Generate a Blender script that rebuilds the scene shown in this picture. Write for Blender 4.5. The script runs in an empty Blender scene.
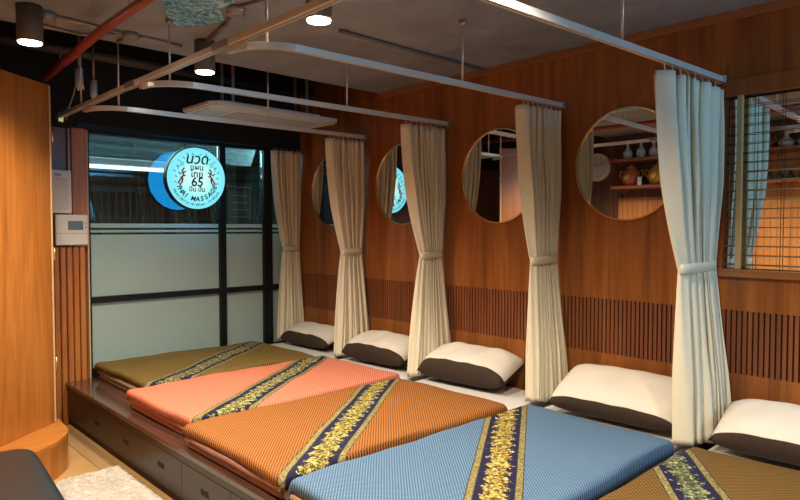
import bpy, bmesh, math, random
from mathutils import Vector, Matrix
random.seed(7)
PI = math.pi
scn = bpy.context.scene
COL = scn.collection

# ------------------------------------------------------------------ materials
MATS = {}
def nm(name):
    m = bpy.data.materials.new(name); m.use_nodes = True
    nt = m.node_tree; nt.nodes.clear()
    out = nt.nodes.new('ShaderNodeOutputMaterial')
    b = nt.nodes.new('ShaderNodeBsdfPrincipled')
    nt.links.new(b.outputs[0], out.inputs[0])
    return m, nt, b, out
def N(nt, t, **kw):
    n = nt.nodes.new(t)
    for k, v in kw.items(): setattr(n, k, v)
    return n
def L(nt, a, b): nt.links.new(a, b)
def mapping(nt, scale=(1,1,1), rot=(0,0,0), loc=(0,0,0)):
    tc = N(nt, 'ShaderNodeTexCoord'); mp = N(nt, 'ShaderNodeMapping')
    mp.inputs['Scale'].default_value = scale; mp.inputs['Rotation'].default_value = rot
    mp.inputs['Location'].default_value = loc
    L(nt, tc.outputs['Object'], mp.inputs[0]); return mp.outputs[0]
def math_(nt, op, a, b=None, c=None):
    n = N(nt, 'ShaderNodeMath', operation=op)
    for i, v in enumerate((a, b, c)):
        if v is None: continue
        if isinstance(v, (int, float)): n.inputs[i].default_value = v
        else: L(nt, v, n.inputs[i])
    return n.outputs[0]
def mix(nt, f, a, b):
    n = N(nt, 'ShaderNodeMix', data_type='RGBA')
    if isinstance(f, (int, float)): n.inputs[0].default_value = f
    else: L(nt, f, n.inputs[0])
    for i, v in ((6, a), (7, b)):
        if isinstance(v, (tuple, list)): n.inputs[i].default_value = (*v[:3], 1)
        else: L(nt, v, n.inputs[i])
    return n.outputs[2]
def ramp(nt, f, pts):
    r = N(nt, 'ShaderNodeValToRGB'); cr = r.color_ramp
    while len(cr.elements) < len(pts): cr.elements.new(.5)
    for e, (p, c) in zip(cr.elements, pts):
        e.position = p; e.color = (*c, 1) if len(c) == 3 else c
    L(nt, f, r.inputs[0]); return r.outputs[0]
def bump(nt, b, h, strength=.3, dist=.01):
    n = N(nt, 'ShaderNodeBump'); n.inputs['Strength'].default_value = strength
    n.inputs['Distance'].default_value = dist
    L(nt, h, n.inputs['Height']); L(nt, n.outputs[0], b.inputs['Normal'])
def noise(nt, vec, scale, detail=4, rough=.5, dist=0):
    n = N(nt, 'ShaderNodeTexNoise'); n.inputs['Scale'].default_value = scale
    n.inputs['Detail'].default_value = detail; n.inputs['Roughness'].default_value = rough
    n.inputs['Distortion'].default_value = dist
    if vec is not None: L(nt, vec, n.inputs['Vector'])
    return n.outputs['Fac']

def plain(name, col, rough=.5, metal=0, var=.08, vs=12, bmp=0, spec=.5, coat=0):
    if name in MATS: return MATS[name]
    m, nt, b, o = nm(name)
    v = mapping(nt); f = noise(nt, v, vs)
    c1 = tuple(min(1, x*(1+var)) for x in col); c2 = tuple(x*(1-var) for x in col)
    L(nt, mix(nt, f, c2, c1), b.inputs['Base Color'])
    b.inputs['Roughness'].default_value = rough; b.inputs['Metallic'].default_value = metal
    b.inputs['Specular IOR Level'].default_value = spec
    b.inputs['Coat Weight'].default_value = coat
    if bmp: bump(nt, b, noise(nt, v, vs*6), bmp)
    MATS[name] = m; return m
def wood(name, dark, mid, light, axis='z', rough=.35, scale=1, bmp=.05, coat=.0):
    if name in MATS: return MATS[name]
    m, nt, b, o = nm(name)
    s = {'z': (7, 7, .55), 'x': (.55, 7, 7), 'y': (7, .55, 7)}[axis]
    s = tuple(k*scale for k in s)
    v = mapping(nt, s)
    f1 = noise(nt, v, 1.0, 6, .6, 1.2)
    s2 = {'z': (60, 60, 1.6), 'x': (1.6, 60, 60), 'y': (60, 1.6, 60)}[axis]
    f2 = noise(nt, mapping(nt, tuple(k*scale for k in s2)), 1.0, 3, .5, .3)
    f = math_(nt, 'ADD', math_(nt, 'MULTIPLY', f1, .75), math_(nt, 'MULTIPLY', f2, .25))
    L(nt, ramp(nt, f, [(.32, dark), (.5, mid), (.68, light)]), b.inputs['Base Color'])
    b.inputs['Roughness'].default_value = rough; b.inputs['Coat Weight'].default_value = coat
    b.inputs['Coat Roughness'].default_value = .2
    bump(nt, b, f2, bmp, .004)
    MATS[name] = m; return m
def emit(name, col, s):
    if name in MATS: return MATS[name]
    m, nt, b, o = nm(name)
    e = N(nt, 'ShaderNodeEmission'); e.inputs[0].default_value = (*col, 1); e.inputs[1].default_value = s
    L(nt, e.outputs[0], o.inputs[0]); MATS[name] = m; return m

M_WALL = wood('wall_veneer', (.14,.042,.009), (.27,.085,.016), (.39,.138,.027), rough=.38, coat=.15)
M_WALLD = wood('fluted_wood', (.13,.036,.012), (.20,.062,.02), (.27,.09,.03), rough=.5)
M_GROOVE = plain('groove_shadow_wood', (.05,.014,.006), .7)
M_TRIM = wood('trim_wood', (.22,.08,.025), (.30,.12,.04), (.38,.16,.06), axis='y')
M_ORANGE = wood('orange_veneer', (.26,.08,.015), (.40,.145,.028), (.52,.21,.045), rough=.3, coat=.2)
M_STEP = wood('step_wood', (.36,.115,.022), (.45,.165,.033), (.52,.21,.05), axis='x', rough=.35)
M_FLUTE = wood('far_fluted_wood', (.30,.09,.022), (.44,.15,.035), (.54,.20,.05), rough=.4)
M_EDGE = plain('panel_edge_strip', (.62,.42,.22), .4)
M_LEFTW = wood('dark_slat_wall', (.07,.03,.018), (.12,.05,.028), (.17,.075,.04))
M_LEFTO = wood('left_orange_planks', (.40,.15,.045), (.52,.21,.06), (.6,.27,.09))
M_PLAT = wood('platform_dark_wood', (.013,.005,.003), (.024,.009,.005), (.036,.014,.008), axis='y', rough=.4, coat=.08)
M_PLATTOP = wood('platform_top_wood', (.06,.026,.018), (.09,.042,.03), (.12,.06,.042), axis='y', rough=.2, coat=.5)
M_HOLE = plain('handle_hole', (.008,.005,.004), .8)
M_ALU = plain('aluminium_rail', (.74,.72,.68), .3, .35, .05)
M_ALUD = plain('joint_metal', (.42,.38,.33), .4, .8)
M_ROD = plain('hanger_rod_metal', (.62,.58,.55), .35, .7)
M_BRASS = plain('brass_rim', (.78,.58,.32), .25, 1)
M_BLACK = plain('black_frame', (.009,.009,.010), .4, spec=.25)
M_BLKPNT = plain('black_paint', (.018,.017,.016), .7, spec=.15)
M_CEIL = None
M_CURT = plain('curtain_cream', (.76,.715,.56), .85, 0, .05, 30, .08, .2)
M_TIE = plain('curtain_tie_cloth', (.73,.69,.54), .85, 0, .05, 30, .08, .2)
M_WHITE = plain('white_plastic', (.78,.74,.66), .4)
M_LCD = plain('lcd_grey', (.14,.15,.15), .3)
M_PBROWN = plain('pillow_brown', (.042,.028,.020), .8, 0, .2, 40, .15, .25)
M_PWHITE = plain('pillow_white', (.70,.66,.60), .85, 0, .05, 20, .1, .2)
M_SHEET = plain('white_sheet', (.68,.66,.66), .85, 0, .06, 18, .15, .2)
M_PINKPAD = plain('dusty_pink_pad', (.42,.22,.17), .85, 0, .12, 25, .2, .2)
M_TANPAD = plain('tan_pad', (.50,.38,.26), .85, 0, .12, 25, .2, .2)
M_CORALPAD = plain('coral_pad', (.55,.24,.15), .85, 0, .12, 25, .2, .2)
M_RED = plain('red_pipe_paint', (.26,.04,.03), .3, 0, .15, 8, 0, .6)
M_CONDUIT = plain('grey_conduit', (.34,.30,.27), .4, .4)
M_LAMPBODY = plain('lamp_body_grey', (.10,.085,.07), .5)
M_LAMP = emit('lamp_glow', (1, .86, .66), 22)
M_AC = plain('ac_shell', (.72,.72,.68), .45)
M_ACG = plain('ac_grille', (.34,.46,.58), .5)
M_FLAP = plain('ac_flap', (.62,.90,.95), .25)  # cyan reflection on the louver painted as its base colour
M_INK = plain('sign_ink', (.01,.05,.07), .5)
M_INKR = plain('sign_red', (.75,.05,.10), .5)
M_LEATHER = plain('black_leather', (.012,.018,.022), .34, 0, .2, 30, .12, .6)
M_TUBE = emit('tube_glow', (.80,1,.92), 4.0)
M_SHUT = plain('shutter_steel', (.055,.08,.08), .5, .3)
M_OUTD = plain('outside_dark', (.03,.035,.04), .7)
M_CERW = plain('white_glaze', (.62,.60,.55), .25)
M_CERR = plain('red_glaze', (.45,.10,.05), .25, 0, .3, 40)
M_GOLD = plain('gold_glaze', (.65,.35,.08), .3, .3, .3, 60)
M_DARKOB = plain('dark_ornament', (.04,.03,.025), .4)
M_SHELF = wood('shelf_wood', (.22,.06,.03), (.30,.09,.045), (.36,.12,.06), axis='y')

def ceil_mat():
    m, nt, b, o = nm('concrete_ceiling')
    f = noise(nt, mapping(nt), 1.6, 8, .65, .6); g = noise(nt, mapping(nt), 9, 6, .7)
    f = math_(nt, 'ADD', math_(nt, 'MULTIPLY', f, .7), math_(nt, 'MULTIPLY', g, .3))
    L(nt, ramp(nt, f, [(.3, (.14,.16,.19)), (.5, (.23,.26,.30)), (.7, (.34,.38,.43))]), b.inputs['Base Color'])
    b.inputs['Roughness'].default_value = .6; bump(nt, b, g, .3, .01); return m
M_CEIL = ceil_mat()
def floor_mat():
    m, nt, b, o = nm('tan_floor')
    v = mapping(nt, (2.2, 2.2, 1)); f = noise(nt, v, 1.4, 5)
    L(nt, ramp(nt, f, [(.3, (.40,.235,.09)), (.7, (.52,.33,.14))]), b.inputs['Base Color'])
    b.inputs['Roughness'].default_value = .4; return m
M_FLOOR = floor_mat()
M_FBORD = plain('floor_border_tan', (.36,.23,.11), .45)
def rug_mat():
    m, nt, b, o = nm('shaggy_rug')
    g = noise(nt, mapping(nt), 30, 5, .7, 1.0); h = noise(nt, mapping(nt), 6, 3)
    f = math_(nt, 'ADD', math_(nt, 'MULTIPLY', g, .7), math_(nt, 'MULTIPLY', h, .3))
    L(nt, ramp(nt, f, [(.35, (.52,.47,.40)), (.6, (.80,.77,.70))]), b.inputs['Base Color'])
    b.inputs['Roughness'].default_value = .95; bump(nt, b, g, 1.0, .03); return m
M_RUG = rug_mat()
def foil_mat():
    m, nt, b, o = nm('crumpled_foil')
    g = noise(nt, mapping(nt), 26, 4, .6, 1.5)
    L(nt, ramp(nt, g, [(.40, (.02,.14,.34)), (.50, (.16,.60,1.0)), (.60, (.65,.95,1))]), b.inputs['Base Color'])  # blue light reflected by the foil is put into its base colour
    b.inputs['Roughness'].default_value = .3; b.inputs['Metallic'].default_value = .0
    bump(nt, b, g, 1.0, .02); return m
M_FOIL = foil_mat()
def mirror_mat():
    m, nt, b, o = nm('silvered_mirror')
    f = noise(nt, mapping(nt), 3)
    L(nt, mix(nt, f, (.82,.85,.84), (.86,.88,.87)), b.inputs['Base Color'])
    b.inputs['Metallic'].default_value = 1; b.inputs['Roughness'].default_value = .012; return m
M_MIRROR = mirror_mat()
def glass_mat():
    m, nt, b, o = nm('tinted_glass')
    t = N(nt, 'ShaderNodeBsdfTransparent'); t.inputs[0].default_value = (.62,.72,.74,1)
    g = N(nt, 'ShaderNodeBsdfGlossy'); g.inputs['Roughness'].default_value = .01
    g.inputs[0].default_value = (.8,.95,1,1)
    fr = N(nt, 'ShaderNodeFresnel'); fr.inputs[0].default_value = 1.9
    x = N(nt, 'ShaderNodeMixShader'); L(nt, fr.outputs[0], x.inputs[0])
    L(nt, t.outputs[0], x.inputs[1]); L(nt, g.outputs[0], x.inputs[2]); L(nt, x.outputs[0], o.inputs[0])
    return m
M_GLASS = glass_mat()
def frost_mat():
    m, nt, b, o = nm('frosted_film')
    f = noise(nt, mapping(nt, (1,1,.6)), 1.3, 3)
    c = mix(nt, f, (.52,.66,.64), (.62,.76,.73))
    d = N(nt, 'ShaderNodeBsdfPrincipled'); d.inputs['Roughness'].default_value = .5
    L(nt, c, d.inputs['Base Color'])
    t = N(nt, 'ShaderNodeBsdfTranslucent'); t.inputs[0].default_value = (.75,.95,.92,1)
    x = N(nt, 'ShaderNodeMixShader'); x.inputs[0].default_value = .45
    L(nt, d.outputs[0], x.inputs[1]); L(nt, t.outputs[0], x.inputs[2]); L(nt, x.outputs[0], o.inputs[0])
    return m
M_FROST = frost_mat()
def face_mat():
    # backlit acrylic: lightbox glow gradient painted into the emission, pale middle to cyan rim
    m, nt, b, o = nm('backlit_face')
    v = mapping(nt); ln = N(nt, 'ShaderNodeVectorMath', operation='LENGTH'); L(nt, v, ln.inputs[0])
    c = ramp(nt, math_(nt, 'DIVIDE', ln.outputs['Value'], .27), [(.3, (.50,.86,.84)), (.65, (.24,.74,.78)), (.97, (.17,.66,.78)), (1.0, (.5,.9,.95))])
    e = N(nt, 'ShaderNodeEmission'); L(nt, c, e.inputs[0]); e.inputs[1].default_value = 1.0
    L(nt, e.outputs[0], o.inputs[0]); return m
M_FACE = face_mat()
M_BACKF = emit('backlit_back', (.02,.45,1.0), 3.2)

def fabric(name, ground, accent, pitch, sp, sd, gnd2=None, contrast=1.0, hw=.115, curve=0, gold=(.60,.45,.10), off=0):
    """Woven cloth with an all-over dotted lattice and one diagonal brocade ribbon woven into it."""
    m, nt, b, o = nm(name)
    tc = N(nt, 'ShaderNodeTexCoord'); sep = N(nt, 'ShaderNodeSeparateXYZ'); L(nt, tc.outputs['Object'], sep.inputs[0])
    X, Y = sep.outputs[0], sep.outputs[1]
    k = 2*PI/pitch
    a = math_(nt, 'SINE', math_(nt, 'MULTIPLY', X, k)); c = math_(nt, 'SINE', math_(nt, 'MULTIPLY', Y, k*.9))
    lat = math_(nt, 'ADD', math_(nt, 'MULTIPLY', math_(nt, 'MULTIPLY', a, c), .5), .5)
    lat = ramp(nt, lat, [(.44, (0,0,0)), (.60, (1,1,1))])
    nz = noise(nt, tc.outputs['Object'], 60, 2)
    base = mix(nt, lat, ground, accent)
    base = mix(nt, math_(nt, 'MULTIPLY', nz, .2), base, gnd2 or ground)
    # ribbon: signed distance to the line through sp in direction sd
    dx, dy = math.cos(sd), math.sin(sd)
    px = math_(nt, 'SUBTRACT', X, sp[0]); py = math_(nt, 'SUBTRACT', Y, sp[1])
    t = math_(nt, 'ADD', math_(nt, 'MULTIPLY', px, dx), math_(nt, 'MULTIPLY', py, dy))
    d = math_(nt, 'ADD', math_(nt, 'MULTIPLY', px, -dy), math_(nt, 'MULTIPLY', py, dx))
    if curve: d = math_(nt, 'ADD', d, math_(nt, 'MULTIPLY', math_(nt, 'MULTIPLY', t, t), curve))
    ad = math_(nt, 'ABSOLUTE', d)
    def lt(v): return math_(nt, 'LESS_THAN', ad, v)
    orn = noise(nt, tc.outputs['Object'], 55, 3, .6, .8)
    goldc = ramp(nt, orn, [(.42, (.05,.035,.012)), (.50, tuple(g*.45 for g in gold)), (.58, tuple(g*.85 for g in gold)), (.70, (.72,.64,.32))])
    edge = math_(nt, 'ADD', hw*.40, math_(nt, 'MULTIPLY', math_(nt, 'SINE', math_(nt, 'MULTIPLY', t, 70)), hw*.10))
    edge = math_(nt, 'ADD', edge, math_(nt, 'MULTIPLY', math_(nt, 'SUBTRACT', orn, .5), hw*.9))
    cen = math_(nt, 'LESS_THAN', ad, edge)
    bw = noise(nt, tc.outputs['Object'], 90, 2)
    bord = ramp(nt, bw, [(.4, (.13,.11,.04)), (.6, (.32,.27,.11))])
    col = mix(nt, lt(hw+.004), base, (.02,.018,.02))
    col = mix(nt, lt(hw), col, bord)
    col = mix(nt, lt(hw*.76), col, (.05,.05,.03))
    col = mix(nt, lt(hw*.73), col, (.012,.012,.045))
    col = mix(nt, cen, col, goldc)
    L(nt, col, b.inputs['Base Color'])
    b.inputs['Roughness'].default_value = .75; b.inputs['Specular IOR Level'].default_value = .25
    cr = noise(nt, mapping(nt, (1.5, 6, 1)), 1.4, 3, .5, .5)
    h = math_(nt, 'ADD', math_(nt, 'MULTIPLY', lat, .06), cr)
    bump(nt, b, h, .35, .012)
    return m

# ------------------------------------------------------------------ mesh helpers
def link(o, parent=None):
    COL.objects.link(o)
    if parent is not None: o.parent = parent
    return o
def obj(name, bm, mat, parent=None, smooth=False, loc=None):
    me = bpy.data.meshes.new(name)
    bmesh.ops.recalc_face_normals(bm, faces=bm.faces)
    bm.to_mesh(me); bm.free()
    for mm in (mat if isinstance(mat, (list, tuple)) else [mat]): me.materials.append(mm)
    if smooth:
        for p in me.polygons: p.use_smooth = True
    o = bpy.data.objects.new(name, me); link(o, parent)
    if loc: o.location = loc
    return o
def tag(o, label, cat, group=None, kind=None):
    o['label'] = label; o['category'] = cat
    if group: o['group'] = group
    if kind: o['kind'] = kind
    return o
def struct(o): o['kind'] = 'structure'; return o
def thing(name, label, cat, loc=(0,0,0), rz=0, group=None):
    o = bpy.data.objects.new(name, None); COL.objects.link(o)
    o.empty_display_size = .1
    o.location = loc; o.rotation_euler = (0,0,rz)
    return tag(o, label, cat, group)
def box(bm, x0, x1, y0, y1, z0, z1, bev=0, seg=2, mi=0):
    n = bmesh.new()
    vs = [n.verts.new((x, y, z)) for x in (x0, x1) for y in (y0, y1) for z in (z0, z1)]
    for f in ((0,1,3,2),(4,6,7,5),(0,4,5,1),(2,3,7,6),(0,2,6,4),(1,5,7,3)): n.faces.new([vs[i] for i in f])
    bmesh.ops.recalc_face_normals(n, faces=n.faces)
    if bev: bmesh.ops.bevel(n, geom=list(n.edges), offset=bev, segments=seg, affect='EDGES', profile=.6)
    merge(bm, n, mi); return bm
def merge(bm, n, mi=0, mat=None):
    if mat is not None: bmesh.ops.transform(n, matrix=mat, verts=n.verts)
    mp = {}
    for v in n.verts: mp[v] = bm.verts.new(v.co)
    for f in n.faces:
        try:
            g = bm.faces.new([mp[v] for v in f.verts]); g.material_index = mi; g.smooth = f.smooth
        except ValueError: pass
    n.free()
def tube(bm, pts, r, seg=10, cap=True):
    """Round bar through the points; r a number or one radius per point."""
    pts = [Vector(p) for p in pts]; rs = r if isinstance(r, (list, tuple)) else [r]*len(pts)
    rings = []; up = Vector((0,0,1))
    prev = None
    for i, p in enumerate(pts):
        t = (pts[min(i+1, len(pts)-1)] - pts[max(i-1, 0)]).normalized()
        if prev is None:
            a = t.cross(up if abs(t.z) < .9 else Vector((1,0,0))).normalized()
        else:
            a = (prev - t*prev.dot(t)).normalized()
        prev = a; c = t.cross(a)
        rings.append([bm.verts.new(p + (a*math.cos(2*PI*k/seg) + c*math.sin(2*PI*k/seg))*rs[i]) for k in range(seg)])
    for A, B in zip(rings, rings[1:]):
        for k in range(seg): bm.faces.new((A[k], A[(k+1)%seg], B[(k+1)%seg], B[k])).smooth = True
    if cap: bm.faces.new(rings[0][::-1]); bm.faces.new(rings[-1])
    return bm
def sweep_rect(bm, pts, w, h):
    """Flat-sided rail: width w horizontally, height h, along a horizontal path."""
    pts = [Vector(p) for p in pts]; rings = []
    for i, p in enumerate(pts):
        t = (pts[min(i+1, len(pts)-1)] - pts[max(i-1, 0)]); t.z = 0; t.normalize()
        s = Vector((t.y, -t.x, 0))
        prof = [(-w/2, 0), (-w/2, h), (w/2, h), (w/2, 0), (w*.18, 0), (w*.18, h*.35), (-w*.18, h*.35), (-w*.18, 0)]
        rings.append([bm.verts.new(p + s*a + Vector((0,0,b))) for a, b in prof])
    n = len(rings[0])
    for A, B in zip(rings, rings[1:]):
        for k in range(n): bm.faces.new((A[k], A[(k+1)%n], B[(k+1)%n], B[k]))
    bm.faces.new(rings[0][::-1]); bm.faces.new(rings[-1]); return bm
def lathe(bm, prof, c=(0,0,0), seg=24, mi=0):
    rings = []
    for r, z in prof:
        rings.append([bm.verts.new((c[0]+max(r,1e-4)*math.cos(2*PI*k/seg), c[1]+max(r,1e-4)*math.sin(2*PI*k/seg), c[2]+z)) for k in range(seg)])
    for A, B in zip(rings, rings[1:]):
        for k in range(seg):
            f = bm.faces.new((A[k], A[(k+1)%seg], B[(k+1)%seg], B[k])); f.smooth = True; f.material_index = mi
    f = bm.faces.new(rings[0][::-1]); f.material_index = mi
    f = bm.faces.new(rings[-1]); f.material_index = mi
    return bm
def prism(bm, poly, z0, z1, mi=0):
    a = [bm.verts.new((x, y, z0)) for x, y in poly]; b = [bm.verts.new((x, y, z1)) for x, y in poly]
    n = len(a); bm.faces.new(a[::-1]).material_index = mi; bm.faces.new(b).material_index = mi
    for k in range(n): bm.faces.new((a[k], a[(k+1)%n], b[(k+1)%n], b[k])).material_index = mi
    return bm
def B(*a, **k): return box(bmesh.new(), *a, **k)

# ------------------------------------------------------------------ dimensions
WX = 3.70      # mirror wall
WY = 5.50      # far window plane
CZ = 2.72      # ceiling
XL = -0.25     # left wall (seen in the mirrors)
PZ = 0.335     # platform top
PX = 1.50      # platform front
RZ = 2.345     # curtain rails

# ------------------------------------------------------------------ setting
struct(obj('floor', B(-2.6, 3.9, -2.0, 5.7, -.08, 0), M_FLOOR))
struct(obj('trim_1', B(1.36, 1.478, -.6, 5.44, .0005, .005), M_FBORD))     # darker tan border along the platform
c = B(-2.6, 3.9, -2.0, 4.17, CZ, CZ+.4); struct(obj('ceiling', c, M_CEIL))
struct(obj('ceiling_far', B(-.6, 3.95, 4.1701, 5.9, 2.98, 3.12), M_BLKPNT))

# mirror wall (right): veneer, a band of vertical flutes, an opening for the wide mirror
def wall_right():
    bm = bmesh.new()
    y0, y1 = -2.0, 5.7
    OY0, OY1, OZ0, OZ1 = .10, 1.32, 1.315, 2.262
    box(bm, WX, WX+.2, y0, y1, 0, .755)
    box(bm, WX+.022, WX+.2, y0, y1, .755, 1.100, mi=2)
    box(bm, WX, WX+.2, OY1, y1, 1.100, CZ)
    box(bm, WX, WX+.2, 4.1705, y1, CZ, 2.99)
    box(bm, WX, WX+.2, y0, OY1, 1.100, OZ0)
    box(bm, WX, WX+.2, y0, OY1, OZ1, CZ)
    box(bm, WX, WX+.2, y0, OY0, OZ0, OZ1)
    box(bm, WX+.06, WX+.2, OY0, OY1, OZ0, OZ1, mi=2)
    y = y0
    while y < y1-.03:
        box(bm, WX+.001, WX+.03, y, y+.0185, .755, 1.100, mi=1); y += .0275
    return struct(obj('wall_right', bm, [M_WALL, M_WALLD, M_GROOVE]))
wall_right()
struct(obj('trim_2', B(WX-.028, WX, -2.0, 4.17, CZ-.045, CZ, .004), M_TRIM))
struct(obj('trim_3', B(WX-.03, WX-.0005, .06, 1.345, 1.283, 1.328, .006), M_TRIM))       # sill of the wide mirror
struct(obj('trim_4', B(WX-.018, WX-.0005, -1.0, 1.325, 2.262, 2.355, .003), M_WALL))     # header board

# far wall left of the window: fluted wood dado, dark veneer, column by the glass
def wall_far():
    bm = bmesh.new()
    box(bm, XL-.2, 1.56, WY-.03, WY+.15, 0, 2.98, mi=0); box(bm, 1.56, 1.672, WY-.03, WY+.1, 0, 1.40, mi=2)
    x = .9
    while x < 1.63:
        box(bm, x, x+.040, WY-.092, WY-.02, 0, 1.40, .006, 1, mi=1); x += .0475
    return struct(obj('wall_far', bm, [M_LEFTW, M_FLUTE, M_EDGE]))
wall_far()
struct(obj('trim_5', B(1.565, 1.672, WY-.09, WY+.10, 1.401, 2.34, .004), M_FLUTE))
struct(obj('trim_6', B(1.674, 1.684, WY-.088, WY+.08, .0, 2.33), M_EDGE))
struct(obj('trim_7', B(XL, 3.70, WY-.12, WY+.12, 2.34, 2.979), M_BLKPNT))

# left wall (only the mirrors show it)
def wall_left():
    bm = bmesh.new()
    box(bm, XL-.2, XL, 1.3, WY+.1, 0, 2.98, mi=0)
    y = 1.3
    while y < WY-.1:
        if y > 3.95: box(bm, XL, XL+.012, y, y+.055, 0, CZ, mi=0)
        else:
            zz = 1.93 if y > 3.0 else 2.36
            box(bm, XL, XL+.012, y, y+.055, zz, CZ, mi=0)
            box(bm, XL, XL+.012, y, y+.060, 0, zz, mi=1)
        y += .064
    return struct(obj('wall_left', bm, [M_LEFTW, M_LEFTO]))
wall_left()
struct(obj('wall_left', B(-2.8, -2.6, -2.0, 1.3, 0, CZ), M_LEFTW))
struct(obj('wall_back', B(-2.6, XL-.2, 1.3, 1.5, 0, CZ), M_LEFTW))

# the far window: black frame, clear upper panes, frosted film below
w = bpy.data.objects.new('window_1', None); COL.objects.link(w); w.location = (1.69, WY, PZ); struct(w)
def at_w(bm): bmesh.ops.translate(bm, verts=bm.verts, vec=(-1.69, -WY, -PZ)); return bm
fr = bmesh.new()
for a, b_ in ((1.685, 1.712), (2.853, 2.915), (3.322, 3.418), (3.66, 3.698)): box(fr, a, b_, WY-.04, WY+.04, PZ, 2.34, .003, 1)
for z0, z1 in ((PZ-.02, .40), (.937, .985), (2.315, 2.34)):
    for a, b_ in ((1.712, 2.853), (2.915, 3.322), (3.418, 3.66)): box(fr, a, b_, WY-.038, WY+.038, z0, z1, .003, 1)
obj('window_frame', at_w(fr), M_BLACK, w)
for a, b_ in ((1.713, 2.852), (2.916, 3.321), (3.419, 3.659)):
    obj('glass_pane', at_w(B(a, b_, WY, WY+.006, .986, 2.314)), M_GLASS, w)
    obj('glass_pane', at_w(B(a, b_, WY, WY+.006, .401, .936)), M_GLASS, w)
    f = bmesh.new()
    box(f, a, b_, WY-.004, WY-.001, .401, .936); box(f, a, b_, WY-.004, WY-.001, .986, 1.495)
    box(f, a, b_, WY-.004, WY-.001, 1.513, 1.534); box(f, a, b_, WY-.004, WY-.001, 1.552, 1.588)
    obj('frosted_film', at_w(f), M_FROST, w)

# ------------------------------------------------------------------ outside the window
struct(obj('wall_outside', B(.5, 6.5, 9.0, 9.1, -.1, 3.6), M_OUTD))
struct(obj('floor_outside', B(.5, 6.5, 5.72, 9.0, -.2, -.1), M_OUTD))
sh = bmesh.new()
z = 2.02
while z < 3.3: box(sh, 1.6, 5.6, 8.86, 8.93, z, z+.115, .02, 1); z += .135
tag(obj('roller_shutter', sh, M_SHUT), 'grey steel shutter of horizontal slats behind the window glass', 'shutter')
t = thing('tube_light', 'long glowing white fluorescent tube fitting seen through the upper window', 'lamp', (2.3, 7.5, 2.24))
tb = bmesh.new(); tube(tb, [(-.8,0,0), (.95,0,0)], .022); obj('tube', tb, M_TUBE, t)
obj('batten', B(-.9, 1.05, -.03, .05, .03, .10, .006), M_CERW, t)
obj('suspension_rod', B(-.5, -.49, 0, .01, .085, 1.2), M_BLACK, t); obj('suspension_rod', B(.55, .56, 0, .01, .085, 1.2), M_BLACK, t)
g = bmesh.new()
x = 2.2
while x < 5.0: box(g, x, x+.022, 8.0, 8.03, 0, 2.02); x += .085
for z in (.05, .7, 1.3, 1.65, 1.99): box(g, 2.18, 5.02, 7.995, 8.035, z, z+.04)
tag(obj('security_grille', g, plain('grille_steel', (.05,.055,.06), .5, .3)), 'dark barred grille standing outside below the steel shutter', 'grille')
t = thing('menu_board', 'small black framed board outside, seen through the middle window pane', 'board', (3.62, 6.5, 1.55))
obj('board', B(-.17,.17,-.02,.02,.0,.46,.004), M_BLACK, t); obj('panel', B(-.14,.14,-.026,-.021,.03,.43), M_LCD, t)
fb = bmesh.new()
for z in (.12,.2,.28,.36): box(fb, -.11,.11,-.029,-.0262,z,z+.012)
obj('text_line', fb, M_CERW, t); obj('post', B(-.02,.02,-.01,.03,-1.65,-.001), M_BLACK, t)

# ------------------------------------------------------------------ platform
pl = thing('bed_platform', 'long low dark-stained wooden sleeping platform with drawer fronts, under all the mattresses', 'platform', (PX, -.5, 0))
def at_p(bm): bmesh.ops.translate(bm, verts=bm.verts, vec=(-PX, .5, 0)); return bm
obj('top_board', at_p(B(PX-.012, 3.695, -.5, 5.44, PZ-.028, PZ, .004)), M_PLATTOP, pl)
obj('carcass', at_p(B(PX+.03, 3.69, -.49, 5.43, .0, PZ-.0285)), M_PLAT, pl)
obj('plinth', at_p(B(PX+.012, PX+.029, -.49, 5.43, .0, .045)), M_GROOVE, pl)
obj('apron', at_p(B(PX, PX+.029, -.49, 5.43, .262, PZ-.029)), M_PLAT, pl)
ys = [5.42, 4.995, 4.445, 3.895, 3.345, 2.795, 2.245, 1.695, 1.145, .595, .045, -.48]
for b_, a in zip(ys, ys[1:]):
    m_ = (a+b_)/2 if b_ < 5.2 else 4.72+.49
    d = obj('drawer', at_p(B(PX, PX+.028, a+.0012, b_-.0012, .048, .259, .002, 1)), M_PLAT, pl)
    if b_ < 5.2:
        hb = bmesh.new(); cy = a+(b_-a)/2
        poly = [(cy-.045, .150), (cy+.045, .150), (cy+.040, .178), (cy+.028, .186), (cy+.02,.178), (cy-.02, .178), (cy-.028,.186), (cy-.040, .178)]
        va = [hb.verts.new((PX-.0015, p, q)) for p, q in poly]; vb = [hb.verts.new((PX+.004, p, q)) for p, q in poly]
        hb.faces.new(va); hb.faces.new(vb[::-1])
        for k in range(8): hb.faces.new((va[k], va[(k+1)%8], vb[(k+1)%8], vb[k]))
        obj('handle_cutout', at_p(hb), M_HOLE, d)

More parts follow.
